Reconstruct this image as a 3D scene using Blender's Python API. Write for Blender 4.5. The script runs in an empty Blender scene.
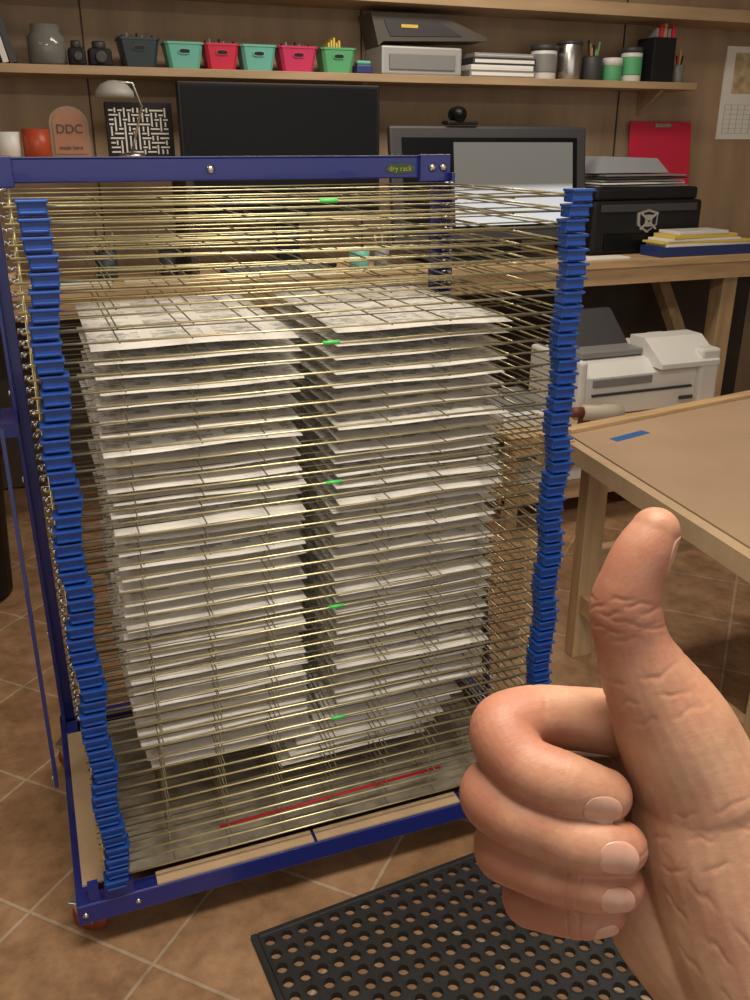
import bpy, bmesh, math, random
import numpy as np
from mathutils import Vector, Matrix
from mathutils.bvhtree import BVHTree
random.seed(4)
S=bpy.context.scene
COL=S.collection
# ------------------------------------------------------------------ materials
def mat(name,col,rough=.5,metal=0.,var=0.,vscale=8.,bump=0.,bscale=60.,spec=.5,stretch=None,trans=0.,coat=0.):
    m=bpy.data.materials.new(name);m.use_nodes=True
    nt=m.node_tree;N=nt.nodes;L=nt.links;b=N['Principled BSDF']
    b.inputs['Base Color'].default_value=(*col,1);b.inputs['Roughness'].default_value=rough;b.inputs['Metallic'].default_value=metal
    b.inputs['Specular IOR Level'].default_value=spec
    b.inputs['Transmission Weight'].default_value=trans
    b.inputs['Coat Weight'].default_value=coat
    tc=N.new('ShaderNodeTexCoord');src=tc.outputs['Object']
    if stretch:
        mp=N.new('ShaderNodeMapping');mp.inputs['Scale'].default_value=stretch;L.new(src,mp.inputs[0]);src=mp.outputs[0]
    nz=N.new('ShaderNodeTexNoise');nz.inputs['Scale'].default_value=vscale;nz.inputs['Detail'].default_value=6;L.new(src,nz.inputs['Vector'])
    r=N.new('ShaderNodeValToRGB');L.new(nz.outputs['Fac'],r.inputs[0])
    v=max(var,.02)
    r.color_ramp.elements[0].position=.3;r.color_ramp.elements[1].position=.7
    r.color_ramp.elements[0].color=(*[c*(1-v) for c in col],1);r.color_ramp.elements[1].color=(*[min(1,c*(1+v*.6)) for c in col],1)
    L.new(r.outputs[0],b.inputs['Base Color'])
    if bump>0:
        n2=N.new('ShaderNodeTexNoise');n2.inputs['Scale'].default_value=bscale;L.new(src,n2.inputs['Vector'])
        bp=N.new('ShaderNodeBump');bp.inputs['Strength'].default_value=bump;bp.inputs['Distance'].default_value=.002
        L.new(n2.outputs['Fac'],bp.inputs['Height']);L.new(bp.outputs[0],b.inputs['Normal'])
    return m
WOOD=mat('pale_pine',(.53,.355,.19),.55,var=.25,vscale=3,stretch=(1,9,9))
WOODY=mat('pale_pine_legs',(.46,.315,.17),.55,var=.25,vscale=3,stretch=(9,9,1))
PLY=mat('plywood_wall',(.35,.245,.155),.7,var=.22,vscale=1.6,stretch=(5,1,1.),bump=.1,bscale=30)
SHELFW=mat('shelf_plywood',(.44,.305,.18),.6,var=.2,vscale=3,stretch=(1,8,8))
KRAFT=mat('kraft_board',(.41,.28,.18),.8,var=.08,vscale=5,bump=.05)
KRAFTL=mat('cardboard',(.50,.36,.22),.85,var=.12,vscale=12)
BLUE=mat('rack_blue_paint',(.010,.018,.17),.35,var=.06,coat=.3)
CLIP=mat('clip_blue_plastic',(.006,.055,.30),.38,var=.2,vscale=60)
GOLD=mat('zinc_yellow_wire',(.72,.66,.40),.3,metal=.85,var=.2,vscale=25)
GOLDD=mat('shaded_inner_wire',(.20,.175,.11),.4,metal=.7,var=.2,vscale=25)  # same zinc wire, with the shade between shelves put into a darker colour
STEEL=mat('bright_steel',(.6,.6,.6),.25,metal=1.)
BLACK=mat('black_plastic',(.010,.010,.012),.5,var=.1,spec=.3)
BLACKG=mat('black_gloss',(.004,.005,.006),.35,spec=.2)
DARK=mat('dark_grey_plastic',(.045,.045,.05),.5)
GREY=mat('grey_plastic',(.22,.22,.22),.45)
SILV=mat('silver_plastic',(.42,.42,.42),.35,metal=.3)
WHITE=mat('white_plastic',(.72,.72,.70),.4)
PAPER=mat('paper_white',(.8,.79,.76),.8)
MINT=mat('mint_plastic',(.14,.46,.38),.45)
TEALD=mat('dark_bin_plastic',(.025,.04,.05),.45)
RED=mat('red_plastic',(.58,.02,.06),.4)
PINK=mat('pink_plastic',(.58,.03,.12),.45)
GREEN=mat('green_plastic',(.10,.40,.18),.45)
TAGG=mat('green_tag',(.08,.62,.12),.4)
YEL=mat('yellow_paper',(.70,.52,.10),.6)
NAVY=mat('navy_cover',(.02,.04,.16),.4)
TAPE=mat('blue_tape',(.02,.11,.38),.5)
RUB=mat('black_rubber',(.018,.019,.021),.62,var=.35,vscale=14,bump=.2,bscale=200)
GLASS=mat('jar_glass',(.35,.36,.34),.1,trans=.5)
DWOOD=mat('dark_panel',(.05,.035,.025),.7,var=.2)
BRIST=mat('brush_handle',(.45,.25,.1),.5)
WALLP=mat('painted_wall',(.42,.36,.28),.8,var=.05)
CEIL=mat('ceiling_paint',(.7,.67,.6),.9)
REDWH=mat('caster_red',(.22,.04,.02),.4)
def floor_mat():
    m=bpy.data.materials.new('ceramic_floor_tile');m.use_nodes=True
    N=m.node_tree.nodes;L=m.node_tree.links;b=N['Principled BSDF']
    tc=N.new('ShaderNodeTexCoord');mp=N.new('ShaderNodeMapping');L.new(tc.outputs['Object'],mp.inputs[0])
    mp.inputs['Rotation'].default_value=(0,0,-math.pi/4);mp.inputs['Location'].default_value=(-.99+.317*20,-.92+.317*20,0)
    br=N.new('ShaderNodeTexBrick');br.offset=0;br.squash=1
    br.inputs['Scale'].default_value=1;br.inputs['Brick Width'].default_value=.317;br.inputs['Row Height'].default_value=.317
    br.inputs['Mortar Size'].default_value=.0045;br.inputs['Mortar Smooth'].default_value=.3;br.inputs['Bias'].default_value=0
    br.inputs['Color1'].default_value=(.33,.195,.108,1);br.inputs['Color2'].default_value=(.38,.235,.138,1);br.inputs['Mortar'].default_value=(.46,.36,.26,1)
    L.new(mp.outputs[0],br.inputs['Vector'])
    nz=N.new('ShaderNodeTexNoise');nz.inputs['Scale'].default_value=11;nz.inputs['Detail'].default_value=10;nz.inputs['Roughness'].default_value=.7;L.new(tc.outputs['Object'],nz.inputs['Vector'])
    r=N.new('ShaderNodeValToRGB');r.color_ramp.elements[0].position=.35;r.color_ramp.elements[1].position=.66
    r.color_ramp.elements[0].color=(.52,.46,.40,1);r.color_ramp.elements[1].color=(1.2,1.18,1.14,1)
    L.new(nz.outputs['Fac'],r.inputs[0])
    mx=N.new('ShaderNodeMix');mx.data_type='RGBA';mx.blend_type='MULTIPLY';mx.inputs[0].default_value=.8
    L.new(br.outputs['Color'],mx.inputs[6]);L.new(r.outputs[0],mx.inputs[7]);L.new(mx.outputs[2],b.inputs['Base Color'])
    b.inputs['Roughness'].default_value=.42
    inv=N.new('ShaderNodeMath');inv.operation='SUBTRACT';inv.inputs[0].default_value=1;L.new(br.outputs['Fac'],inv.inputs[1])
    ad=N.new('ShaderNodeMath');ad.operation='MULTIPLY_ADD';L.new(nz.outputs['Fac'],ad.inputs[0]);ad.inputs[1].default_value=.35;L.new(inv.outputs[0],ad.inputs[2])
    bp=N.new('ShaderNodeBump');bp.inputs['Strength'].default_value=.5;bp.inputs['Distance'].default_value=.003;L.new(ad.outputs[0],bp.inputs['Height']);L.new(bp.outputs[0],b.inputs['Normal'])
    return m
TILE=floor_mat()
def print_mat():
    m=bpy.data.materials.new('printed_paper');m.use_nodes=True
    N=m.node_tree.nodes;L=m.node_tree.links;b=N['Principled BSDF'];b.inputs['Roughness'].default_value=.8;b.inputs['Specular IOR Level'].default_value=.25
    tc=N.new('ShaderNodeTexCoord')
    br=N.new('ShaderNodeTexBrick');br.offset=0;br.inputs['Scale'].default_value=1;br.inputs['Brick Width'].default_value=.31;br.inputs['Row Height'].default_value=.23
    br.inputs['Mortar Size'].default_value=.03;br.inputs['Mortar Smooth'].default_value=0
    br.inputs['Color1'].default_value=(1,1,1,1);br.inputs['Color2'].default_value=(1,1,1,1);br.inputs['Mortar'].default_value=(0,0,0,1)
    mo=N.new('ShaderNodeMapping');mo.inputs['Location'].default_value=(.03,-.06,0);L.new(tc.outputs['UV'],mo.inputs[0]);L.new(mo.outputs[0],br.inputs['Vector'])
    nz=N.new('ShaderNodeTexNoise');nz.inputs['Scale'].default_value=11;nz.inputs['Detail'].default_value=8;nz.inputs['Roughness'].default_value=.75
    mp=N.new('ShaderNodeMapping');mp.inputs['Scale'].default_value=(1,3,1);L.new(tc.outputs['UV'],mp.inputs[0]);L.new(mp.outputs[0],nz.inputs['Vector'])
    r=N.new('ShaderNodeValToRGB');r.color_ramp.elements[0].position=.47;r.color_ramp.elements[1].position=.52
    r.color_ramp.elements[0].color=(1,1,1,1);r.color_ramp.elements[1].color=(0,0,0,1);L.new(nz.outputs['Fac'],r.inputs[0])
    a=N.new('ShaderNodeMath');a.operation='MULTIPLY';L.new(br.outputs['Color'],a.inputs[0]);L.new(r.outputs[0],a.inputs[1])
    sp=N.new('ShaderNodeSeparateXYZ');L.new(tc.outputs['UV'],sp.inputs[0]);gt=N.new('ShaderNodeMath');gt.operation='GREATER_THAN';gt.inputs[1].default_value=.06;L.new(sp.outputs['Y'],gt.inputs[0])
    a2=N.new('ShaderNodeMath');a2.operation='MULTIPLY';L.new(a.outputs[0],a2.inputs[0]);L.new(gt.outputs[0],a2.inputs[1])
    mx=N.new('ShaderNodeMix');mx.data_type='RGBA';mx.inputs[6].default_value=(.92,.90,.86,1);mx.inputs[7].default_value=(.48,.48,.47,1);L.new(a2.outputs[0],mx.inputs[0])
    L.new(mx.outputs[2],b.inputs['Base Color'])
    return m
PRINT=print_mat()
# ------------------------------------------------------------------ mesh builder
def frames(P):
    P=[Vector(p) for p in P];n=len(P);T=[]
    for i in range(n):
        a=P[max(i-1,0)];c=P[min(i+1,n-1)];T.append((c-a).normalized())
    u=T[0].orthogonal().normalized();out=[]
    for i in range(n):
        u=(u-T[i]*u.dot(T[i])).normalized();out.append((P[i],T[i],u,T[i].cross(u)))
    return out
class M:
    def __init__(s): s.v=[];s.f=[];s.m=[];s.s=[];s.mats=[];s.X=None
    def idx(s,m):
        if m not in s.mats: s.mats.append(m)
        return s.mats.index(m)
    def add(s,V,F,m,sm=False,X=None):
        o=len(s.v);X=X or s.X
        if X is not None: V=[tuple(X@Vector(p)) for p in V]
        s.v+= [tuple(p) for p in V]; s.f+=[tuple(i+o for i in f) for f in F];k=s.idx(m);s.m+=[k]*len(F);s.s+=[sm]*len(F);return s
    def box(s,x0,x1,y0,y1,z0,z1,m,bev=0.,X=None,seg=2):
        if bev<=0:
            V=[(x,y,z) for z in (z0,z1) for y in (y0,y1) for x in (x0,x1)]
            F=[(0,2,3,1),(4,5,7,6),(0,1,5,4),(2,6,7,3),(0,4,6,2),(1,3,7,5)]
            return s.add(V,F,m,False,X)
        bm=bmesh.new();bmesh.ops.create_cube(bm,size=1)
        for v in bm.verts: v.co=((x0+x1)/2+v.co.x*(x1-x0),(y0+y1)/2+v.co.y*(y1-y0),(z0+z1)/2+v.co.z*(z1-z0))
        bmesh.ops.bevel(bm,geom=bm.edges[:],offset=bev,segments=seg,profile=.5,affect='EDGES')
        bm.verts.index_update();V=[v.co.copy() for v in bm.verts];F=[[v.index for v in f.verts] for f in bm.faces];bm.free()
        return s.add(V,F,m,False,X)
    def prism(s,poly,axis,a,b,m,X=None):
        n=len(poly)
        def P(p,t): return {'x':(t,p[0],p[1]),'y':(p[0],t,p[1]),'z':(p[0],p[1],t)}[axis]
        V=[P(p,a) for p in poly]+[P(p,b) for p in poly]
        F=[tuple(range(n)),tuple(range(2*n-1,n-1,-1))]+[(i,n+i,n+(i+1)%n,(i+1)%n) for i in range(n)]
        return s.add(V,F,m,False,X)
    def lathe(s,prof,c,m,n=28,X=None,sm=True):
        V=[];F=[];k=len(prof)
        for r,z in prof:
            for j in range(n):
                a=2*math.pi*j/n;V.append((c[0]+r*math.cos(a),c[1]+r*math.sin(a),c[2]+z))
        for i in range(k-1):
            for j in range(n): F.append((i*n+j,i*n+(j+1)%n,(i+1)*n+(j+1)%n,(i+1)*n+j))
        if prof[0][0]>1e-5: F.append(tuple(range(n-1,-1,-1)))
        if prof[-1][0]>1e-5: F.append(tuple((k-1)*n+j for j in range(n)))
        return s.add(V,F,m,sm,X)
    def tube(s,P,R,m,n=8,X=None,sm=True):
        fr=frames(P);V=[];F=[]
        if not hasattr(R,'__len__'): R=[R]*len(P)
        for (p,t,u,w),r in zip(fr,R):
            for j in range(n):
                a=2*math.pi*j/n;V.append(p+u*r*math.cos(a)+w*r*math.sin(a))
        k=len(P)
        for i in range(k-1):
            for j in range(n): F.append((i*n+j,i*n+(j+1)%n,(i+1)*n+(j+1)%n,(i+1)*n+j))
        F.append(tuple(range(n-1,-1,-1)));F.append(tuple((k-1)*n+j for j in range(n)))
        return s.add(V,F,m,sm,X)
    def build(s,name,parent=None,fixn=True):
        me=bpy.data.meshes.new(name)
        V=np.array(s.v);c=(V.min(0)+V.max(0))/2;c[2]=V[:,2].min()
        if parent is not None: c=np.zeros(3)
        me.from_pydata([tuple(p) for p in (V-c)],[],s.f)
        for m in s.mats: me.materials.append(m)
        me.polygons.foreach_set('material_index',s.m);me.polygons.foreach_set('use_smooth',s.s)
        if fixn:
            bm=bmesh.new();bm.from_mesh(me);bmesh.ops.recalc_face_normals(bm,faces=bm.faces[:]);bm.to_mesh(me);bm.free()
        me.update();o=bpy.data.objects.new(name,me);COL.objects.link(o);o.location=c
        if parent: o.parent=parent;o.location=(0,0,0)
        return o
def empty(name): 
    o=bpy.data.objects.new(name,None);o.empty_display_size=.05;COL.objects.link(o);return o
def rotX(c,ax,deg): return Matrix.Translation(c)@Matrix.Rotation(math.radians(deg),4,ax)@Matrix.Translation(-Vector(c))
def text(name,body,size,m,loc,rot,parent=None,ext=.0006):
    c=bpy.data.curves.new(name,'FONT');c.body=body;c.size=size;c.extrude=ext;c.align_x='CENTER';c.align_y='CENTER';c.materials.append(m)
    o=bpy.data.objects.new(name,c);COL.objects.link(o);o.location=loc;o.rotation_euler=rot
    if parent:o.parent=parent
    return o
# ------------------------------------------------------------------ room shell
M().box(-2.6,4.6,-2.5,4.35,-.05,0,TILE).build('floor')
M().box(-2.6,4.6,4.25,4.35,0,2.75,PLY).build('wall_back')
M().box(4.5,4.6,-2.5,4.25,0,2.75,WALLP).build('wall_right')
M().box(-2.7,-2.6,-2.5,4.35,0,2.75,WALLP).build('wall_left')
M().box(-2.7,4.6,-2.5,4.35,2.75,2.8,CEIL).build('ceiling')
bpy.data.objects['floor'].location=(0,0,-.05)
me=bpy.data.objects['floor'].data
for v in me.vertices: v.co.x+=1.0;v.co.y+=.925
b=M()
for x in (-.9,.34,1.56,2.98): b.box(x,x+.006,4.244,4.25,1.0,2.6,DWOOD)
b.build('trim_1')
b=M();b.box(-1.2,3.27,4.0,4.248,1.758,1.79,SHELFW,.002)
for x in (-.6,1.5,3.1): b.prism([(4.06,1.758),(4.248,1.758),(4.248,1.64)],'x',x,x+.02,SHELFW)
b.build('wall_shelf')
b=M();b.box(-1.2,4.3,3.98,4.248,2.065,2.12,SHELFW,.002);b.build('wall_shelf')
d=M()
d.box(-1.4,4.3,3.56,4.24,.965,1.0,WOOD,.002);d.box(-1.4,4.3,3.58,3.62,.885,.965,WOOD,.002)
d.box(3.28,3.37,3.63,3.72,0,.965,WOODY,.002)
d.prism([(3.63,.3),(3.70,.3),(4.2,.93),(4.12,.93)],'x',3.20,3.27,WOODY)
d.box(.9,.98,3.63,3.72,0,.965,WOODY);d.box(-1.3,-1.22,3.63,3.72,0,.965,WOODY);d.box(-1.4,4.0,4.20,4.24,.02,.93,DWOOD)  # dark back board is added, standing in for shade under the desk
d.box(4.1,4.2,3.63,3.72,0,.965,WOODY)
d.build('workbench_desk')
r=M();r.box(-1.0,.66,3.66,4.0,1.43,1.455,WOOD,.002);r.box(-1.0,-.97,3.66,4.0,1.0,1.43,DWOOD);r.box(.62,.65,3.66,4.0,1.0,1.43,DWOOD);r.box(-.2,-.17,3.66,4.0,1.0,1.43,DWOOD);r.build('desk_riser_shelf')
# ------------------------------------------------------------------ shelf items
Z=1.7905
def bin_(name,x0,x1,y,h,m,fill=None):
    b=M();cx=(x0+x1)/2;w=(x1-x0)/2;d=.06;t=.004
    def ring(k,z,ins=0):
        ww=w*k-ins;dd=d*k-ins;c=.012
        return [(cx-ww+c,y-dd,z),(cx+ww-c,y-dd,z),(cx+ww,y-dd+c,z),(cx+ww,y+dd-c,z),(cx+ww-c,y+dd,z),(cx-ww+c,y+dd,z),(cx-ww,y+dd-c,z),(cx-ww,y-dd+c,z)]
    R=[ring(.78,Z),ring(.99,Z+h-.008),ring(1.04,Z+h-.008),ring(1.04,Z+h),ring(.99,Z+h,t),ring(.78,Z+.005,t)]
    V=[p for r in R for p in r];F=[tuple(range(7,-1,-1))]
    for i in range(len(R)-1):
        for j in range(8): F.append((i*8+j,i*8+(j+1)%8,(i+1)*8+(j+1)%8,(i+1)*8+j))
    F.append(tuple(40+j for j in range(8)));b.add(V,F,m)
    zz=Z+h*.66;yy=y-d*.93
    for (rx,rz,mm,dy) in ((.026,.011,m,0),(.021,.007,BLACK,-.0015)):
        P=[]
        for j in range(20):
            a=2*math.pi*j/20;P.append((cx+math.copysign(abs(math.cos(a))**.6,math.cos(a))*rx,zz+math.copysign(abs(math.sin(a))**.8,math.sin(a))*rz))
        b.prism(P,'y',yy-.004+dy,yy+.01,mm)
    if fill=='paper':
        for k in range(5): b.box(cx-.04+.012*k,cx-.032+.012*k,y-.03,y+.035,Z+.02,Z+h+.02+.01*(k%3),YEL)
    elif fill=='pens':
        for k in range(7): b.tube([(cx-.05+.016*k,y+.01*(k%3),Z+.03),(cx-.06+.02*k,y,Z+h+.012+.008*(k%2))],.004,(BLACK,GREY,DARK)[k%3],6)
    return b.build(name)
bin_('storage_bin',.461,.621,4.1,.11,TEALD,'pens')
bin_('storage_bin',.643,.797,4.1,.10,MINT)
bin_('storage_bin',.803,.947,4.1,.10,RED,'pens')
bin_('storage_bin',.955,1.106,4.1,.10,MINT)
bin_('storage_bin',1.12,1.288,4.1,.10,PINK,'pens')
bin_('storage_bin',1.308,1.462,4.1,.10,GREEN,'paper')
b=M()
xs=-.165
for k,(h,mm,wd) in enumerate(((.22,PAPER,.03),(.2,GREY,.025),(.24,DARK,.03),(.21,PAPER,.028),(.23,GREY,.024),(.24,BLACK,.026),(.22,PAPER,.022),(.19,DARK,.026))):
    X=rotX((xs+wd,4.1,Z),'Y',-12 if k>2 else 0)
    b.box(xs,xs+wd,4.03,4.2,Z+.007,Z+h,mm,.001,X=X);xs+=wd+.004
b.build('row_of_books')
b=M();b.lathe([(.055,0),(.072,.01),(.072,.1),(.055,.12),(.055,.145),(.05,.145),(.05,.12),(.066,.1),(.066,.012)],(.19,4.1,Z),GLASS)
for k in range(14):b.lathe([(0,0),(.014,.003),(.014,.02),(0,.024)],(.19+random.uniform(-.04,.04),4.1+random.uniform(-.04,.04),Z+.014+random.uniform(0,.07)),random.choice([SILV,BLACK,GREY]),8)
b.build('glass_jar')
for (x,w,h) in ((.300,.033,.085),(.388,.045,.085)):
    b=M();b.box(x-w,x+w,4.06,4.14,Z,Z+h*.8,BLACK,.01);b.lathe([(w*.6,0),(w*.6,.03),(w*.5,.035),(w*.4,.02)],(x,4.1,Z+h*.7),DARK,20);b.lathe([(w*.5,0),(w*.5,.03),(w*.35,.03)],(0,0,0),DARK,18,X=Matrix.Translation((x,4.06,Z+h*.4))@Matrix.Rotation(math.radians(90),4,'X'));b.build('old_camera')
b=M();b.box(1.47,1.545,4.05,4.12,Z,Z+.04,NAVY,.008);b.box(1.475,1.54,4.06,4.11,Z+.04,Z+.055,MINT,.006);b.build('tape_dispenser')
b=M();b.box(1.575,1.965,4.02,4.235,Z,Z+.115,SILV,.008);b.box(1.61,1.93,4.012,4.03,Z+.02,Z+.085,GREY,.004)
LID=mat('lid_brown_grey',(.085,.075,.065),.5)
b.prism([(1.575,Z+.115),(1.60,Z+.135),(2.10,Z+.150),(2.115,Z+.162),(2.02,Z+.195),(1.86,Z+.25),(1.54,Z+.245),(1.545,Z+.228)],'y',4.06,4.22,LID)
b.prism([(1.63,Z+.155),(1.98,Z+.165),(1.86,Z+.222),(1.60,Z+.218)],'y',4.056,4.062,DARK);b.box(1.68,1.76,4.053,4.058,Z+.19,Z+.203,YEL)
b.build('label_printer')
b=M();z=Z
for k,(mm,h) in enumerate(((GREY,.03),(PAPER,.022),(DARK,.03),(SILV,.018))):
    b.box(2.01+.008*k,2.355-.012*(k%2),4.03,4.2,z,z+h,mm,.002);b.box(2.02+.008*k,2.345-.012*(k%2),4.029,4.1,z+.008,z+h-.008,PAPER);z+=h+.0005
b.build('stack_of_manuals')
def jar(name,x,r,h,m,lid=None,lh=.02,band=None,sticks=0):
    b=M();b.lathe([(r*.96,0),(r,.004),(r,h-.01),(r*.93,h),(r*.85,h),(r*.85,.01)],(x,4.1,Z),m)
    if lid: b.lathe([(r*1.03,h-lh),(r*1.03,h+.003),(r*.9,h+.006),(0,h+.006)],(x,4.1,Z),lid)
    if band: b.lathe([(r*1.015,h*.2),(r*1.02,h*.25),(r*1.02,h*.7),(r*1.015,h*.75)],(x,4.1,Z),band)
    for k in range(sticks):
        a=random.uniform(0,6.28);q=random.uniform(.2,.7);b.tube([(x+r*q*.6*math.cos(a),4.1+r*q*.6*math.sin(a),Z+.02),(x+r*q*1.5*math.cos(a),4.1+r*q*math.sin(a),Z+h+random.uniform(.02,.07))],[.003,.005],random.choice([BRIST,BLACK,GREEN,RED]),6)
    return b.build(name)
jar('paint_jar',2.435,.062,.145,WHITE,DARK,.022,band=GREY);jar('steel_tumbler',2.575,.06,.165,STEEL,DARK,.012)
jar('pen_cup',2.708,.05,.11,DARK,sticks=9);jar('paint_jar',2.825,.048,.1,GREEN,WHITE,.03);jar('paint_jar',2.935,.052,.15,WHITE,DARK,.02,band=GREEN)
b=M();b.box(3.01,3.14,4.03,4.17,Z,Z+.2,BLACK,.004);
for k in range(5): b.box(3.02+.024*k,3.036+.024*k,4.04,4.1,Z+.2,Z+.24+.01*(k%3),(GREY,RED,BRIST)[k%3])
b.build('desk_organizer')
jar('brush_jar',3.215,.036,.085,GLASS,sticks=9)
# ------------------------------------------------------------------ riser items
Z2=1.456
b=M();b.lathe([(.036,0),(.042,.005),(.045,.09),(.04,.09),(.037,.01)],(.0,3.85,Z2),WHITE);b.tube([(-.042,3.85,Z2+.075),(-.07,3.85,Z2+.07),(-.072,3.85,Z2+.035),(-.042,3.85,Z2+.02)],.005,WHITE);b.build('coffee_mug')
b=M();b.lathe([(.046,0),(.05,.003),(.05,.1),(.046,.1),(.046,.01)],(.1,3.85,Z2),mat('orange_red_tin',(.42,.06,.02),.4));b.build('tin_can')
b=M();P=[(.152,Z2),(.295,Z2),(.295,Z2+.12)]+[(.2235+.0715*math.cos(a),Z2+.12+.062*math.sin(a)) for a in np.linspace(.2,2.94,12)]+[(.152,Z2+.12)]
b.prism(P,'y',3.85,3.865,mat('plaque_tan',(.30,.22,.16),.6));P2=[(.2225+(x-.2225)*.82,Z2+.09+(z-Z2-.09)*.86) for x,z in P];b.prism(P2,'y',3.846,3.85,mat('faded_orange',(.40,.20,.13),.7))
pl=b.build('arched_print_sign');text('lettering','DDC',.045,DARK,(0,-.012,.10),(math.pi/2,0,0),pl)
text('small_lettering','made here',.02,DARK,(0,-.012,.035),(math.pi/2,0,0),pl)
b=M();b.lathe([(.074,0),(.07,.02),(.05,.045),(.02,.058),(0,.06)],(.40,3.80,1.668),mat('lamp_shade',(.36,.36,.34),.5))
b.tube([(.40,3.80,1.725),(.47,3.81,1.72),(.50,3.82,1.64),(.45,3.86,1.47)],.005,STEEL);b.lathe([(.05,0),(.05,.01),(.01,.02),(0,.02)],(.45,3.85,Z2),STEEL);b.build('desk_lamp')
b=M();b.box(.372,.636,3.96,3.98,Z2,1.66,BLACK,.003)
n=13
for i in range(n):
    for j in range(10):
        x=.392+.0178*i;z=1.474+.0172*j
        if random.random()<.5: b.box(x-.007,x+.0105,3.957,3.961,z-.0025,z+.0035,PAPER)
        else: b.box(x-.003,x+.003,3.957,3.961,z-.008,z+.0095,PAPER)
b.build('maze_art_print')
# ------------------------------------------------------------------ monitors etc
b=M();b.box(.645,1.50,3.85,3.89,1.22,1.735,BLACK,.006);b.box(.66,1.485,3.846,3.852,1.24,1.72,BLACKG);b.box(1.04,1.14,3.89,3.93,1.02,1.4,BLACK,.005);b.box(.9,1.28,3.80,4.0,1.001,1.02,BLACK,.005);b.box(1.0,1.18,3.86,3.93,1.2,1.4,BLACK,.01);mo=b.build('computer_monitor')
def screen_mat():
    m=mat('screen_glow_and_reflection',(.03,.03,.033),.4,spec=.2);N=m.node_tree.nodes;L=m.node_tree.links;b=N['Principled BSDF']
    tc=N.new('ShaderNodeTexCoord');sp=N.new('ShaderNodeSeparateXYZ');L.new(tc.outputs['Generated'],sp.inputs[0])
    r=N.new('ShaderNodeValToRGB');e=r.color_ramp.elements;e[0].position=.0;e[0].color=(.95,.95,.95,1);e[1].position=1.;e[1].color=(.20,.185,.155,1)  # grey-brown upper half: a reflection put into the emission; pale lower half: picture
    q=e.new(.42);q.color=(.8,.8,.8,1);q=e.new(.5);q.color=(.19,.175,.145,1)
    L.new(sp.outputs['Z'],r.inputs[0]);L.new(r.outputs[0],b.inputs['Emission Color']);b.inputs['Emission Strength'].default_value=.75
    return m
e=empty('drawing_display')
T=rotX((2,3.75,1.1),'X',-8)
b=M();b.box(1.53,2.52,3.75,3.79,1.09,1.585,DARK,.012,X=T);b.box(1.80,2.2,3.79,3.87,1.0,1.35,BLACK,.01);b.box(1.7,2.3,3.72,4.0,1.001,1.015,BLACK,.004);b.build('housing_and_stand',e)
b=M();b.box(1.585,2.465,3.745,3.752,1.14,1.535,BLACKG,X=T);b.build('glass_panel',e)
b=M();b.box(1.83,2.44,3.7425,3.746,1.16,1.515,screen_mat(),X=T);b.build('picture_and_reflection',e)
b=M();b.lathe([(.0,-.05),(.03,-.04),(.036,0),(.03,.03),(0,.038)],(0,0,0),BLACKG,20,X=Matrix.Translation((1.86,3.83,1.625))@Matrix.Rotation(math.radians(90),4,'X'));b.box(1.80,1.95,3.805,3.87,1.583,1.60,BLACK,.005);b.box(1.845,1.875,3.81,3.85,1.59,1.62,BLACK);b.build('webcam')
b=M();b.box(2.56,3.20,3.76,4.10,1.001,1.25,BLACK,.018,seg=3);b.box(2.58,3.18,3.78,4.08,1.25,1.31,BLACK,.015,seg=3);b.box(2.63,3.05,3.75,3.765,1.02,1.10,BLACKG,.004);b.box(2.60,3.16,3.752,3.762,1.20,1.235,DARK,.003)
SH=[(2.87,1.210),(2.93,1.195),(2.925,1.135),(2.87,1.10),(2.815,1.135),(2.81,1.195)]
b.prism(SH,'y',3.750,3.761,SILV);b.prism([(2.87+(x-2.87)*.8,1.157+(z-1.157)*.8) for x,z in SH],'y',3.746,3.752,BLACK);b.box(2.85,2.89,3.743,3.748,1.13,1.185,SILV)
for s_ in (-1,1): b.prism([(2.87-s_*.05,1.12),(2.87-s_*.042,1.115),(2.87+s_*.05,1.19),(2.87+s_*.042,1.197)],'y',3.741,3.745,SILV)
b.build('inkjet_printer')
b=M()
for k in range(5): b.box(2.60+.01*k,3.12-.012*(k%3),3.80,4.05,1.312+.012*k,1.319+.012*k,(GREY,PAPER,GREY,DARK)[k%4],.001,X=rotX((2.9,3.9,1.3),'Z',(-3,4,-2,3,0,2)[k]))
b.prism([(2.62,1.374),(3.05,1.374),(2.97,1.44),(2.66,1.45)],'y',3.86,4.05,mat('plastic_sleeve',(.36,.38,.42),.3))
b.build('stack_of_papers')
b=M();b.box(3.05,3.44,4.14,4.155,1.003,1.62,RED,.003,X=rotX((3.2,4.14,1.0),'X',-7));b.box(3.2,3.3,4.128,4.14,1.59,1.61,STEEL,.002,X=rotX((3.2,4.14,1.0),'X',-7));b.build('red_clipboard')
b=M();z=1.001
for k,(x0,x1,mm,h) in enumerate(((2.83,3.42,NAVY,.045),(2.86,3.4,PAPER,.012),(2.84,3.38,YEL,.010),(2.87,3.3,PAPER,.012),(2.9,3.28,YEL,.018),(2.93,3.22,WHITE,.015))):
    b.box(x0,x1,3.575,3.735,z,z+h,mm,.002,X=rotX((3.1,3.66,1),'Z',(0,.5,-1,0,1,0)[k]));z+=h+.0006
b.build('stack_of_books')
b=M();b.box(3.64,3.95,4.242,4.249,1.53,1.99,PAPER);b.box(3.70,3.93,4.240,4.243,1.76,1.96,mat('calendar_picture',(.55,.43,.26),.7,var=.6,vscale=14))
for k in range(7): b.box(3.67,3.92,4.2405,4.2425,1.56+.024*k,1.561+.024*k,GREY)
for k in range(6): b.box(3.67+.045*k,3.671+.045*k,4.2405,4.2425,1.56,1.705,GREY)
b.build('wall_calendar')
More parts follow.
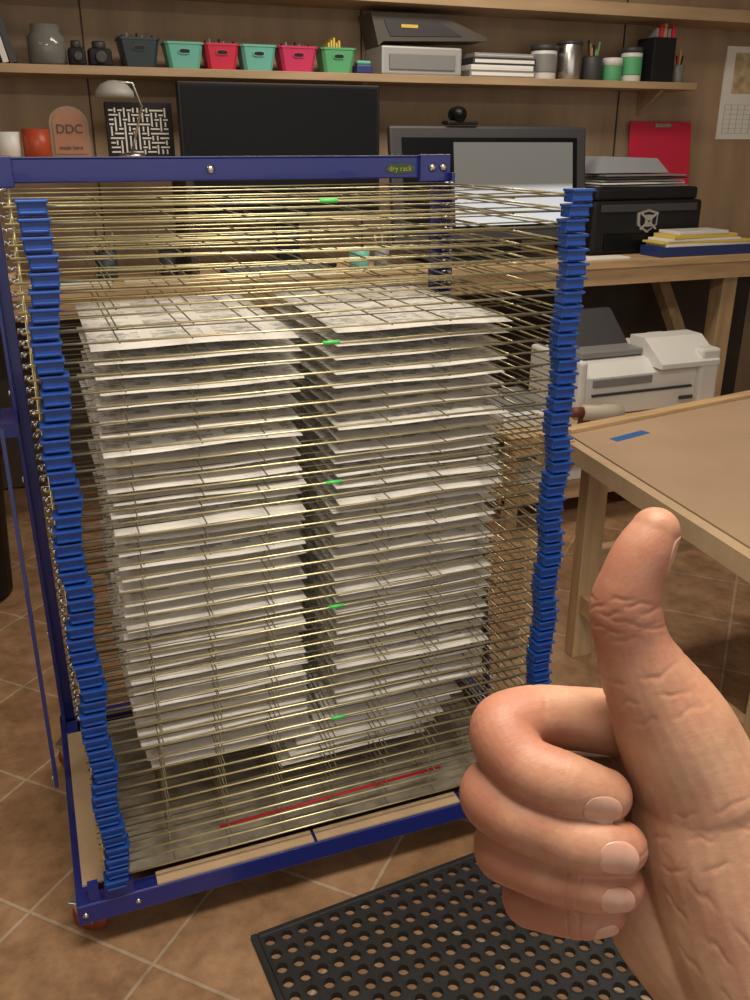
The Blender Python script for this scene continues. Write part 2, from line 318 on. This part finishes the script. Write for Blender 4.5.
b=M();b.box(.75,1.2,3.62,3.76,1.001,1.018,DARK,.004)
for i in range(14):
    for j in range(4): b.box(.765+.0305*i,.79+.0305*i,3.632+.03*j,3.656+.03*j,1.018,1.024,GREY)
b.build('keyboard')
def cup(name,x,y,r,h,m,z=1.001,st=0):
    b=M();b.lathe([(r*.85,0),(r*.9,.004),(r,h),(r*.92,h),(r*.8,.01)],(x,y,z),m)
    for k in range(st): a=k*1.1;b.tube([(x+.01*math.cos(a),y+.01*math.sin(a),z+.02),(x+r*math.cos(a),y+r*math.sin(a),z+h+.05+.01*(k%3))],.004,(BLACK,GREY,DARK,BRIST)[k%4],6)
    return b.build(name)
cup('pen_cup',.3,3.77,.045,.11,TEALD,st=6);cup('drinking_cup',.55,3.80,.04,.1,DARK);cup('drinking_cup',1.34,3.68,.045,.09,MINT);cup('tape_roll',-.1,3.8,.06,.04,KRAFTL);cup('pen_cup',1.45,3.7,.035,.09,GREY,st=4)
for (x,y,w_,m_) in ((.0,3.6,.3,PAPER),(.35,3.62,.25,PAPER),(1.0,3.57,.2,PAPER),(2.33,3.6,.35,PAPER)): M().box(x,x+w_,y,y+.045 if x==1.0 else y+.1,1.0008,1.008,m_).build('notepad')
# ------------------------------------------------------------------ white printer + bench
b=M();b.box(1.72,2.95,2.94,3.52,.385,.41,WOOD,.002);b.box(1.72,2.95,2.94,2.97,.33,.385,WOOD)
for x in (1.72,2.90):
    for y in (2.96,3.47): b.box(x,x+.05,y,y+.05,0,.385,WOODY)
b.box(1.72,2.95,2.98,3.52,.10,.13,WOOD,.002);b.build('low_bench')
b=M();b.prism([(3.10,.415),(3.10,.58),(3.16,.63),(3.48,.65),(3.48,.415)],'x',2.12,2.78,WHITE)
b.box(2.10,2.14,3.08,3.49,.411,.66,WHITE,.012);b.box(2.72,2.82,3.07,3.49,.411,.67,WHITE,.012)
b.prism([(3.06,.60),(3.06,.62),(3.20,.71),(3.3,.71),(3.3,.60)],'x',2.50,2.81,WHITE);b.box(2.64,2.77,3.095,3.18,.664,.670,BLACKG,X=rotX((2.7,3.14,.667),'X',33))
b.box(2.18,2.70,3.09,3.105,.50,.51,DARK,.001);b.box(2.18,2.48,3.088,3.10,.54,.575,GREY,.003);b.box(2.62,2.69,3.065,3.075,.455,.47,DARK)
b.box(2.18,2.5,3.2,3.42,.64,.668,GREY,.006)
b.prism([(3.3,.655),(3.46,.655),(3.5,.80),(3.47,.80)],'x',2.2,2.5,DARK);b.build('photo_printer')
b=M();XR=Matrix.Translation((2.06,2.985,.475))@Matrix.Rotation(math.radians(97),4,'Y');b.lathe([(.018,0),(.033,.005),(.033,.10),(.038,.11),(.038,.19),(.03,.195)],(0,0,0),mat('tool_beige',(.50,.44,.36),.5),X=XR)
b.lathe([(.02,-.05),(.024,.0)],(0,0,0),mat('roll_core',(.16,.04,.03),.5),X=XR)
b.prism([(2.06,.475),(2.10,.475),(2.09,.411),(2.05,.411)],'y',2.97,3.0,mat('roll_grip',(.12,.03,.03),.5));b.build('heat_tool')
b=M();b.box(1.74,2.0,3.06,3.4,.411,.47,WHITE,.008);b.box(1.75,1.98,3.1,3.38,.47,.50,GREY,.006);b.box(1.78,2.04,3.1,3.3,.131,.25,WHITE,.01);b.box(2.1,2.6,3.1,3.4,.131,.2,PAPER,.004);b.build('stack_of_equipment')
# ------------------------------------------------------------------ right table
tb=M();tb.add([(1.40,2.09,.70),(1.31,1.10,.70),(2.9,1.25,.70),(2.9,2.34,.70),(1.40,2.09,.725),(1.31,1.10,.725),(2.9,1.25,.725),(2.9,2.34,.725)],[(0,1,2,3),(4,7,6,5),(0,4,5,1),(1,5,6,2),(2,6,7,3),(3,7,4,0)],KRAFT)
def beam(p,q,w,z0,z1,m):
    p=Vector((*p,0));q=Vector((*q,0));d=(q-p).normalized();n=Vector((-d.y,d.x,0))*w
    V=[(*(a.xy),z) for z in (z0,z1) for a in (p,q,q+n,p+n)]
    tb.add(V,[(0,1,2,3),(4,7,6,5),(0,4,5,1),(1,5,6,2),(2,6,7,3),(3,7,4,0)],m)
beam((1.397,2.09),(1.307,1.10),-.03,.672,.722,KRAFTL)
beam((1.40,2.12),(2.9,2.37),-.04,.655,.735,WOOD);beam((1.38,2.02),(1.37,2.12),.05,.64,.727,WOOD)
for (x,y) in ((1.44,2.02),(1.36,1.2),(2.8,1.3),(2.8,2.2)): tb.box(x,x+.07,y,y+.045,0,.70,WOODY,.002)
tb.box(1.45,2.8,2.03,2.07,.30,.36,WOOD);tb.box(1.45,1.48,1.25,2.03,.16,.22,WOOD)
tb.build('kraft_topped_table')
M().box(1.48,1.62,2.0,2.03,.7252,.7262,TAPE,X=rotX((1.6,2.02,.7),'Z',14)).build('painters_tape')
b=M();b.lathe([(.13,0),(.14,.01),(.17,.52),(.18,.52),(.18,.54),(.16,.54),(.13,.02)],(-.34,3.15,0),BLACK);b.lathe([(0,0),(.04,.01),(.05,.04),(.02,.06),(0,.06)],(-.3,3.1,.5),YEL,10);b.build('waste_bin')
# ------------------------------------------------------------------ rubber mat
def rubber_mat():
    p=.0352;r=.0118;nx=25;ny=28;V=[];F=[];n=12;t=.012
    for i in range(nx):
        for j in range(ny):
            cx=i*p;cy=-j*p;o=len(V)
            for z,rr in ((t+.0015,r),(t+.0015,r+.0028),(t,r+.0038),(0.0,r)):
                for k in range(n):
                    a=2*math.pi*k/n+math.pi/12;V.append((cx+rr*math.cos(a),cy+rr*math.sin(a),z))
            for k in range(n):
                a=2*math.pi*k/n+math.pi/12;c,s_=math.cos(a),math.sin(a);q=p/2/max(abs(c),abs(s_));V.append((cx+q*c,cy+q*s_,t))
            R=lambda a,k:o+a*n+k%n
            for k in range(n):
                F.append((R(0,k),R(0,k+1),R(3,k+1),R(3,k)));F.append((R(0,k),R(1,k),R(1,k+1),R(0,k+1)));F.append((R(1,k),R(2,k),R(2,k+1),R(1,k+1)));F.append((R(2,k),R(4,k),R(4,k+1),R(2,k+1)))
            c=[(cx+sx*p/2,cy+sy*p/2,t) for sx,sy in ((1,1),(-1,1),(-1,-1),(1,-1))];oc=len(V);V+=c
            for k,ci in ((1,0),(4,1),(7,2),(10,3)): F.append((R(4,k),oc+ci,R(4,k+1)))
    b=M();b.add(V,F,RUB)
    x0=-p/2;x1=(nx-.5)*p;y1=p/2;y0=-(ny-.5)*p
    e=.014
    def sl(a,bq): b.box(a[0],a[1],bq[0],bq[1],.0,t,RUB,.003)
    sl((x0-e,x0),(y0-e,y1+e));sl((x1,x1+e),(y0-e,y1+e));sl((x0,x1),(y1,y1+e));sl((x0,x1),(y0-e,y0))
    return b.build('rubber_floor_mat',fixn=False)
mt=rubber_mat()
mt.rotation_euler=(0,0,math.radians(4.5))
mt.location=Vector((.243,1.34,.001))+Matrix.Rotation(math.radians(4.5),3,'Z')@Vector((.454,-.507,0))
# ------------------------------------------------------------------ DRYING RACK
rack=empty('print_drying_rack')
YF,YB=1.42,2.02;X0,X1=0.,.925;ZB,P_=.178,.0253
w=M()
rnd=random.Random(7)
for k in range(50):
    z=ZB+P_*k
    A=.0055 if k>41 else .003
    dl=rnd.uniform(-A,A);dr=rnd.uniform(-A,A);db=rnd.uniform(-.004,.004)+(rnd.uniform(0,.012) if k>41 else 0)
    if k==49: dl=dr=0;db=0
    def zz(x,y): return z+dl*(1-(x-X0)/.925)+dr*(x-X0)/.925+db*(y-YF)/.6
    for yi,y in enumerate((YF,YF+.10,YF+.25,YF+.42,YB)):
        front=yi==0
        xa,xb=X0-.02,X1+.02
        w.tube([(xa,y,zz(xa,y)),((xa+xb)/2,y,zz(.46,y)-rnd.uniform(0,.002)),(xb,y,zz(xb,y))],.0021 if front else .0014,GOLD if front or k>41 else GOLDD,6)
    for i in range(9):
        x=X0+.006+i*(.913/8)+rnd.uniform(-.002,.002)
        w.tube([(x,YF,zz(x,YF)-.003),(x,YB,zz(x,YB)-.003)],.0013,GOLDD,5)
    for x in (X0-.012,X1+.012):
        w.tube([(x,YF,zz(x,YF)),(x,YB+.01,zz(x,YB))],.002,GOLD,6)
w.build('wire_shelves',rack,fixn=False)
h=M()
for k in range(50):
    z=ZB+P_*k
    for sx,x in ((-1,X0-.024),(1,X1+.024)):
        h.tube([(x-.008*sx,YB-.02,z),(x+.010*sx,YB-.02,z+.002),(x+.012*sx,YB-.02,z-.008)],.003,STEEL,6)
        h.tube([(x+.004*sx,YB-.045,z),(x+.004*sx,YB-.012,z)],.0042,STEEL,6)
h.build('spring_hooks',rack,fixn=False)
c=M()
tri=[0,.3,.65,1,.8,.4,.1]
for side,x in ((0,X0+.010),(1,X1+.0)):
    for k in range(50):
        z=ZB+P_*k;ox=(tri[(k+side*2)%7]-.5)*.009+rnd.uniform(-.0015,.0015)+((.014*(k/49)**4-.004*math.sin(k/49*math.pi)) if side==0 else 0);oy=rnd.uniform(-.003,.003)
        xa=x+ox-.020;xb=x+ox+.020
        c.box(xa,xb,YF-.020+oy,YF+.012+oy,z-.0112,z+.0108,CLIP,.0022)
        c.box(xa-.0025,xb+.0025,YF-.026+oy,YF+.012+oy,z+.0065,z+.0115,CLIP,.0015)
        c.box(xa+.002,xb-.002,YF-.0245+oy,YF-.016+oy,z-.0085,z-.0045,CLIP,.0012)
c.build('shelf_end_clips',rack,fixn=True)
fr=M()
fr.box(-.075,-.035,1.415,2.08,.088,.133,BLUE,.003);fr.box(.965,1.005,1.415,2.08,.088,.133,BLUE,.003)
fr.box(-.075,1.005,1.41,1.445,.088,.135,BLUE,.003);fr.box(-.075,1.005,2.04,2.08,.088,.133,BLUE,.003)
fr.box(-.035,.965,1.445,1.46,.09,.095,BLUE);fr.box(-.03,.96,1.44,2.04,.092,.096,mat('base_board',(.2,.14,.08),.7,var=.2))
for xa in (-.068,.962):
    fr.box(xa,xa+.008,2.0,2.06,.12,1.44,BLUE,.001);fr.box(xa-.002 if xa<0 else xa-.03,xa+.03 if xa<0 else xa+.01,2.052,2.06,.12,1.44,BLUE,.001)
fr.box(-.085,.968,2.035,2.047,1.428,1.478,BLUE,.003)
fr.box(-.085,.968,2.035,2.06,1.472,1.478,BLUE,.001)
fr.box(.89,.968,2.022,2.036,1.42,1.480,BLUE,.002);fr.box(-.085,-.0,2.022,2.036,1.42,1.480,BLUE,.002)
fr.prism([(1.93,.95),(1.955,.95),(1.83,.125),(1.80,.125)],'x',-.098,-.09,BLUE);fr.prism([(1.93,.95),(1.955,.95),(1.83,.125),(1.80,.125)],'x',1.02,1.028,BLUE)
fr.box(-.095,-.06,1.93,2.06,.93,.96,BLUE);fr.box(.99,1.025,1.93,2.06,.93,.96,BLUE)
fr.box(-.05,-.03,1.415,1.435,.12,.17,BLUE)
fr.box(.915,.965,1.41,1.435,.12,.165,BLUE);fr.box(-.02,.035,1.412,1.435,.12,.166,BLUE)
fr.build('frame',rack)
bo=M()
for (x,z) in ((.40,1.452),(.92,1.452),(.948,1.452),(-.05,1.452)): 
    bo.lathe([(.010,0),(.010,.004),(.006,.009),(0,.009)],(0,0,0),STEEL,12,X=Matrix.Translation((x,2.036 if x<.9 and x>0 else 2.022,z))@Matrix.Rotation(math.pi/2,4,'X'))
for (y,z) in ((2.03,1.0),(2.03,.8),(1.95,.94),(1.82,.14),(2.03,.4)):
    bo.lathe([(.008,0),(.008,.004),(0,.006)],(0,0,0),STEEL,12,X=Matrix.Translation((-.098 if y<2 else -.068,y,z))@Matrix.Rotation(-math.pi/2,4,'Y'))
for x in (-.06,.04): bo.lathe([(.006,0),(.006,.003),(0,.005)],(0,0,0),STEEL,12,X=Matrix.Translation((x,1.41,.112))@Matrix.Rotation(math.pi/2,4,'X'))
bo.build('bolts',rack)
bp=M();bp.prism([(.805,1.446),(.815,1.459),(.855,1.462),(.882,1.453),(.875,1.441),(.83,1.438)],'y',2.032,2.035,mat('label_green',(.03,.07,.03),.4));bp.build('name_plate',rack)
text('plate_lettering','dry rack',.017,mat('label_yellow',(.35,.35,.03),.5),(.843,2.031,1.449),(math.pi/2,0,0),rack)
for (x,y) in ((-.052,1.49),(.975,1.50),(-.055,2.03),(.975,2.03)):
    q=M();q.lathe([(.012,-.015),(.034,-.014),(.037,-.008),(.037,.008),(.034,.014),(.012,.015)],(0,0,0),REDWH,24,X=Matrix.Translation((x,y,.037))@Matrix.Rotation(math.radians(60),4,'Z')@Matrix.Rotation(math.radians(90),4,'Y'))
    XX=Matrix.Translation((x,y,0))@Matrix.Rotation(math.radians(60),4,'Z')
    q.lathe([(.0,-.022),(.010,-.022),(.010,.022),(0,.022)],(0,0,.0),STEEL,16,X=XX@Matrix.Translation((0,0,.037))@Matrix.Rotation(math.radians(90),4,'Y'))
    q.box(-.03,.03,-.03,.03,.082,.088,STEEL,.001,X=XX)
    for s_ in (-1,1): q.prism([(-.028,.082),(.028,.082),(.012,.03),(-.012,.03)],'x',s_*.021-.001,s_*.021+.001,STEEL,X=XX)
    q.build('caster',rack)
g=M()
for k in (10,20,30,40,49):
    z=ZB+P_*k;g.tube([(.450,YF-.001,z),(.480,YF-.001,z)],.0034,TAGG,8)
g.tube([(.22,1.478,ZB+.003),(.73,1.488,ZB+.003)],.003,mat('red_marker_strip',(.6,.01,.02),.5),8)
g.build('marker_tags',rack,fixn=False)
cb=M();cb.box(.08,.405,1.412,1.445,.136,.140,KRAFTL);cb.box(.412,.745,1.412,1.445,.136,.140,KRAFTL);cb.box(-.06,-.005,1.46,1.98,.135,.140,KRAFTL);cb.box(.03,.92,1.47,2.0,.1295,.133,mat('newsprint',(.33,.29,.23),.8,var=.45,vscale=20))
cb.build('cardboard_liners',rack)
def sheets():
    V=[];F=[];UV=[];r2=random.Random(3);n=8
    for k in range(2,41):
        for col,(xa,wd) in enumerate(((.083,.350),(.497,.352))):
            if k<5 and col==0: continue
            dx=r2.uniform(-.005,.005);z=ZB+P_*k+.0032
            y0=1.486+(40-k)*.0014+r2.uniform(-.004,.007);
            if k<8: y0+=.02;dx-=(8-k)*.02*(1 if col else -.3)
            L_=.485;sk=r2.uniform(-.012,.012);drop=r2.uniform(.001,.0055)
            if k in (12,19,27,33): y0-=.02;drop+=.002
            o=len(V)
            for j in range(n+1):
                for i in range(n+1):
                    u=i/n;v=(j/n)**1.6
                    V.append((xa+dx+wd*u+sk*v,y0+L_*v-sk*u,z-drop*max(0,1-v*5)**1.5*(.7+.3*math.sin(u*5+k))+.0008*math.sin(u*9+k)))
            for j in range(n):
                for i in range(n):
                    a,b_=(j/n)**1.6,((j+1)/n)**1.6
                    F.append((o+j*(n+1)+i,o+j*(n+1)+i+1,o+(j+1)*(n+1)+i+1,o+(j+1)*(n+1)+i));UV.append([(i/n,a),((i+1)/n,a),((i+1)/n,b_),(i/n,b_)])
    me=bpy.data.meshes.new('prints');me.from_pydata(V,[],F);uv=me.uv_layers.new(name='UVMap')
    flat=[c for q in UV for p in q for c in p];uv.data.foreach_set('uv',flat);me.materials.append(PRINT)
    me.polygons.foreach_set('use_smooth',[True]*len(F))
    o=bpy.data.objects.new('drying_prints',me);COL.objects.link(o);o.parent=rack
    md=o.modifiers.new('thick','SOLIDIFY');md.thickness=.0005
sheets()
# ------------------------------------------------------------------ HAND
# skeleton in millimetres: x right, y up, z toward the person's eye
def cr(P,t):
    n=len(P)-1;i=min(int(t),n-1);f=t-i
    p0=P[max(i-1,0)];p1=P[i];p2=P[i+1];p3=P[min(i+2,n)]
    return .5*((2*p1)+(p2-p0)*f+(2*p0-5*p1+4*p2-p3)*f*f+(3*p1-p0-3*p2+p3)*f**3)
hand=M()
SK=mat('tmp',(1,1,1))
def limb(P,n=28,per=8):
    A=np.array(P,float);N=(len(A)-1)*per
    pts=[cr(A,i/per) for i in range(N+1)]
    C=[tuple(p[:3]) for p in pts];R=[float(p[3]) for p in pts]
    def cap(c0,c1,r):
        d=(Vector(c0)-Vector(c1)).normalized();out=[]
        for a in (15,30,45,60,75,86): out.append((tuple(Vector(c0)+d*r*math.sin(math.radians(a))),r*math.cos(math.radians(a))))
        return out
    e=cap(C[-1],C[-2],R[-1]);s_=cap(C[0],C[1],R[0])[::-1]
    C=[a for a,_ in s_]+C+[a for a,_ in e];R=[b_ for _,b_ in s_]+R+[b_ for _,b_ in e]
    hand.tube(C,R,SK,n)
THUMB=[(119.7,-106.8,-6,24),(109.5,-84,-3,21.5),(98.5,-65,0,16.8),(92,-51.5,3,13.2),(89.2,-38.8,5,12.9),(91.2,-27.6,7,11.2),(95.2,-17.5,8,10.4),(98.4,-11,8,8.6)]
limb(THUMB)
limb([(119,-104,-8,24),(124.5,-130,-8,27),(134,-160,-8,29),(145,-188,-3,29),(158,-220,22,30),(190,-300,90,36),(215,-360,150,42)])
limb([(102,-150,-20,17),(110,-164,-18,19),(124,-180,-14,20),(146,-206,-4,24)])
limb([(104,-92,-26,13),(118,-130,-22,18),(135,-170,-14,20)])
limb([(108,-116,-30,13),(124,-145,-24,17),(138,-175,-14,20)])
INDEX=[(108,-90,-26,13),(83,-85,-22,12.3),(62,-83.0,-18,12.3),(48,-86.5,-11,13.2),(53.0,-95.4,-1,11.2),(66,-100.6,4.5,11.4),(75,-103.4,5.0,10.6),(82.5,-105.6,3.0,9.4)]
MIDDLE=[(109,-116,-33,13),(80.6,-111.5,-28,12.0),(60,-108.5,-20,12),(45,-109.8,-12,13.2),(51.0,-115.3,-2,11.4),(68.4,-119.6,5.5,11.4),(78,-121.6,7.5,10.6),(87.0,-123.2,6.5,9.6)]
RING=[(107,-137,-32,12.5),(80.4,-133,-27,11.6),(62,-130,-20,11.6),(49,-130.3,-13,12.4),(56.2,-133.3,-4,10.6),(72.2,-136.0,3.5,10.6),(79.5,-136.8,5.5,9.8),(87.0,-137.4,4.5,8.8)]
PINKY=[(104,-152,-25,11.5),(82,-152,-24,10.1),(66,-151,-19,9.8),(58.0,-150.2,-14,10.2),(63.5,-150.5,-7,8.9),(73.5,-150.4,-2,8.9),(79,-150.2,-1,8.3),(84,-149.8,-2,7.4)]
for c_ in (INDEX,MIDDLE,RING,PINKY): limb(c_)
R3=Matrix.Rotation(math.radians(-21),4,'Z')@Matrix.Rotation(math.radians(90-21.85),4,'X')
HM=Matrix.Translation((0,0,1.5))@R3
origin=HM@Vector((.095,-.11,-.32))
def finish_hand():
    V=np.array(hand.v)
    V[:,2]-=320;V/=1000
    me=bpy.data.meshes.new('h0');me.from_pydata([tuple(p) for p in V],[],hand.f);o=bpy.data.objects.new('h0',me);COL.objects.link(o)
    bm=bmesh.new();bm.from_mesh(me);bmesh.ops.recalc_face_normals(bm,faces=bm.faces[:]);bm.to_mesh(me);bm.free()
    r=o.modifiers.new('r','REMESH');r.mode='VOXEL';r.voxel_size=.00065;r.use_smooth_shade=True
    s_=o.modifiers.new('s','SMOOTH');s_.factor=.5;s_.iterations=6
    dg=bpy.context.evaluated_depsgraph_get();ev=o.evaluated_get(dg);m2=bpy.data.meshes.new_from_object(ev)
    n=len(m2.vertices);co=np.zeros(n*3);m2.vertices.foreach_get('co',co);co=co.reshape(-1,3)
    no=np.zeros(n*3);m2.vertices.foreach_get('normal',no);no=no.reshape(-1,3)
    disp=np.zeros(n);red=np.zeros(n)
    def J(p): return np.array((p[0],p[1],p[2]-320))/1000
    def crease(pt,d,rad,offs,amp,wd,jit=0.):
        pt=J(pt)
        d=np.array(d,float);d/=np.linalg.norm(d);rel=co-pt;a=rel@d
        dist=np.linalg.norm(rel,axis=1);m=np.clip(1-(dist/rad)**4,0,1)
        wav=jit*(np.sin(rel[:,0]*420+rel[:,2]*300+rel[:,1]*200)+.5*np.sin(rel[:,0]*900+rel[:,2]*700))
        for i,of in enumerate(offs):
            fade=np.clip(.55+.6*np.sin(rel[:,0]*350+i*2.1+rel[:,2]*260),0,1)
            disp[:]-=m*amp*fade*np.exp(-((a-of+wav*(1 if i%2 else -.7))/wd)**2)
    crease(THUMB[4],(-.1,1,0),.020,(-.009,-.0066,-.0044,-.0022,.0002,.0026,.005),.00045,.0006,.0007)
    crease(THUMB[2],(-.3,1,0),.026,(-.010,-.003,.005),.0004,.0009,.001)
    for c_ in (INDEX,MIDDLE,RING,PINKY):
        d=np.array(c_[6][:3])-np.array(c_[4][:3]);crease(c_[5],d,.0125,(-.0042,-.0021,0.,.0021,.004),.00040,.00045,.0003)
        crease(c_[3],(0.1,1,.1),.014,(-.005,-.0016,.0022),.00028,.0007,.0006)
        crease(c_[2],(1,.1,.2),.014,(-.004,.0,.004),.0004,.0007,.0004)
    crease((112,-118,18),(-.3,1,0),.03,(-.009,.001,.010),.0003,.0008,.001)
    crease((118,-150,18),(.7,.7,0),.035,(-.013,-.004,.006),.00035,.0008,.001)
    disp+=.00045*np.sin(co[:,0]*180+1.3)*np.sin(co[:,1]*160)*np.sin(co[:,2]*150+.5)
    co2=co+no*disp[:,None]
    m2.vertices.foreach_set('co',co2.ravel())
    def blob(p,r,a): 
        dd=np.linalg.norm(co-J(p),axis=1);red[:]+=a*np.exp(-(dd/r)**2)
    blob(THUMB[6],.017,.45);blob(THUMB[4],.015,.6);blob(THUMB[2],.02,.35)
    for c_ in (INDEX,MIDDLE,RING,PINKY): blob(c_[3],.017,.85);blob(c_[7],.012,.4);blob(c_[5],.010,.5)
    blob((118,-140,20),.03,.1)
    red=np.clip(red,0,1)
    at=m2.attributes.new('flush','FLOAT','POINT');at.data.foreach_set('value',red.astype(np.float32))
    m=bpy.data.materials.new('skin');m.use_nodes=True;N=m.node_tree.nodes;L=m.node_tree.links;b=N['Principled BSDF']
    a=N.new('ShaderNodeAttribute');a.attribute_name='flush'
    tc=N.new('ShaderNodeTexCoord')
    nz=N.new('ShaderNodeTexNoise');nz.inputs['Scale'].default_value=60;nz.inputs['Detail'].default_value=8;nz.inputs['Roughness'].default_value=.7;L.new(tc.outputs['Object'],nz.inputs['Vector'])
    ad=N.new('ShaderNodeMath');ad.operation='MULTIPLY_ADD';L.new(nz.outputs['Fac'],ad.inputs[0]);ad.inputs[1].default_value=1.2;L.new(a.outputs['Fac'],ad.inputs[2])
    rr=N.new('ShaderNodeValToRGB');rr.color_ramp.elements[0].position=.3;rr.color_ramp.elements[0].color=(.50,.315,.205,1);rr.color_ramp.elements[1].position=1.1 if False else 1.0;rr.color_ramp.elements[1].color=(.36,.155,.10,1)
    q=rr.color_ramp.elements.new(.6);q.color=(.44,.25,.16,1)
    L.new(ad.outputs[0],rr.inputs[0]);L.new(rr.outputs[0],b.inputs['Base Color'])
    b.inputs['Roughness'].default_value=.52;b.inputs['Specular IOR Level'].default_value=.38;b.inputs['Subsurface Weight'].default_value=.12;b.inputs['Subsurface Radius'].default_value=(1,.35,.2);b.inputs['Subsurface Scale'].default_value=.002
    n3=N.new('ShaderNodeTexNoise');n3.inputs['Scale'].default_value=300;n3.inputs['Detail'].default_value=5;n3.inputs['Roughness'].default_value=.6
    mp=N.new('ShaderNodeMapping');mp.inputs['Scale'].default_value=(.5,1.7,.8);mp.inputs['Rotation'].default_value=(.3,.2,.5);L.new(tc.outputs['Object'],mp.inputs[0]);L.new(mp.outputs[0],n3.inputs['Vector'])
    bp=N.new('ShaderNodeBump');bp.inputs['Strength'].default_value=.45;bp.inputs['Distance'].default_value=.0005;L.new(n3.outputs['Fac'],bp.inputs['Height']);L.new(bp.outputs[0],b.inputs['Normal'])
    m2.materials.clear();m2.materials.append(m)
    m2.polygons.foreach_set('use_smooth',[True]*len(m2.polygons));m2.polygons.foreach_set('material_index',[0]*len(m2.polygons))
    bvh=BVHTree.FromPolygons([tuple(p) for p in co2*1000+np.array((0,0,320))],[tuple(p.vertices) for p in m2.polygons])
    m2.transform(HM);m2.transform(Matrix.Translation(-origin))
    bpy.data.objects.remove(o)
    root=bpy.data.objects.new('thumbs_up_hand',m2);COL.objects.link(root);root.location=origin
    NAIL=mat('fingernail',(.45,.25,.185),.33,coat=.2,var=.12,vscale=120)
    def nail(name,A,B,nd,L_,W,back=0.,lift=.22):
        A=Vector(A);B=Vector(B);t=(B-A).normalized();nd=Vector(nd);nd=(nd-t*nd.dot(t)).normalized();s_=t.cross(nd)
        V=[];F=[];nu,nv=16,16
        for lay in (0,1):
            for i in range(nu+1):
                for j in range(nv+1):
                    u=-1+2*i/nu;v=-1+2*j/nv
                    uu=u*math.sqrt(1-v*v*.48);vv=v*math.sqrt(1-u*u*.46)
                    al=back+uu*L_/2;sd=vv*W
                    o_=B+t*al+s_*sd+nd*30
                    hit=bvh.ray_cast(o_,-nd,60)[0]
                    hh=(hit-B-t*al-s_*sd).dot(nd) if hit is not None else 0
                    V.append((al,sd,hh,lay,uu,vv))
        H=sorted(a_[2] for a_ in V);hc=H[-len(H)//8]
        P=[]
        for (al,sd,hh,lay,uu,vv) in V:
            arch=hc-.055*sd*sd-.25*max(0,uu)**2
            hh2=max(min(hh,hc+.3),arch-1.5)
            z_=.72*hh2+.28*arch
            edge=1-max(abs(uu),abs(vv))**6
            p=B+t*al+s_*sd+nd*(z_+(lift*edge+.03 if lay==0 else -1.4))
            P.append((p.x/1000,p.y/1000,(p.z-320)/1000))
        w_=nv+1;K=(nu+1)*w_
        for i in range(nu):
            for j in range(nv):
                q=(i*w_+j,(i+1)*w_+j,(i+1)*w_+j+1,i*w_+j+1);F.append(q);F.append(tuple(K+a_ for a_ in q[::-1]))
        bd=[i*w_ for i in range(nu+1)]+[nu*w_+j for j in range(1,nv+1)]+[i*w_+nv for i in range(nu-1,-1,-1)]+[j for j in range(nv-1,0,-1)]
        for a_,c_ in zip(bd,bd[1:]+bd[:1]): F.append((a_,K+a_,K+c_,c_))
        me=bpy.data.meshes.new(name);me.from_pydata(P,[],F);me.materials.append(NAIL);me.polygons.foreach_set('use_smooth',[True]*len(F))
        me.transform(HM);me.transform(Matrix.Translation(-origin))
        bm=bmesh.new();bm.from_mesh(me);bmesh.ops.recalc_face_normals(bm,faces=bm.faces[:]);bm.to_mesh(me);bm.free()
        oo=bpy.data.objects.new(name,me);COL.objects.link(oo);oo.parent=root
    nail('nail_index',INDEX[5][:3],INDEX[7][:3],(.1,-.35,1),14.5,5.4,-3.8)
    nail('nail_middle',MIDDLE[5][:3],MIDDLE[7][:3],(.15,-.1,1),14.5,6.0,-3.0)
    nail('nail_ring',RING[5][:3],RING[7][:3],(.15,-.2,1),12.5,5.0,-2.4)
    nail('nail_pinky',PINKY[5][:3],PINKY[7][:3],(.15,-.6,1),9.5,4.0,-2)
    nail('nail_thumb',THUMB[5][:3],THUMB[6][:3],(.95,.1,.25),15,5.8,1.5)
finish_hand()
# ------------------------------------------------------------------ lights
def area(name,loc,sx,sy,e,col=(1,.89,.74),rot=(0,0,0)):
    l=bpy.data.lights.new(name,'AREA');l.shape='RECTANGLE';l.size=sx;l.size_y=sy;l.energy=e;l.color=col
    o=bpy.data.objects.new(name,l);COL.objects.link(o);o.location=loc;o.rotation_euler=rot;return o
area('ceiling_light_near',(.3,.45,2.7),1.0,.4,52)
area('ceiling_light_bench',(1.6,3.0,2.7),1.6,.4,32)
area('ceiling_light_left',(-1.4,1.8,2.7),.6,1.2,8)
W=bpy.data.worlds.new('room_ambient');S.world=W;W.use_nodes=True;W.node_tree.nodes['Background'].inputs[0].default_value=(1,.93,.83,1);W.node_tree.nodes['Background'].inputs[1].default_value=.95
# ------------------------------------------------------------------ camera
cam=bpy.data.cameras.new('camera');co=bpy.data.objects.new('camera',cam);COL.objects.link(co);S.camera=co
cam.sensor_fit='AUTO';cam.sensor_width=36;cam.lens=31.86;cam.clip_start=.02
co.location=(0,0,1.5);co.rotation_euler=(math.radians(90-21.85),0,math.radians(-21))
S.view_settings.view_transform='Standard'
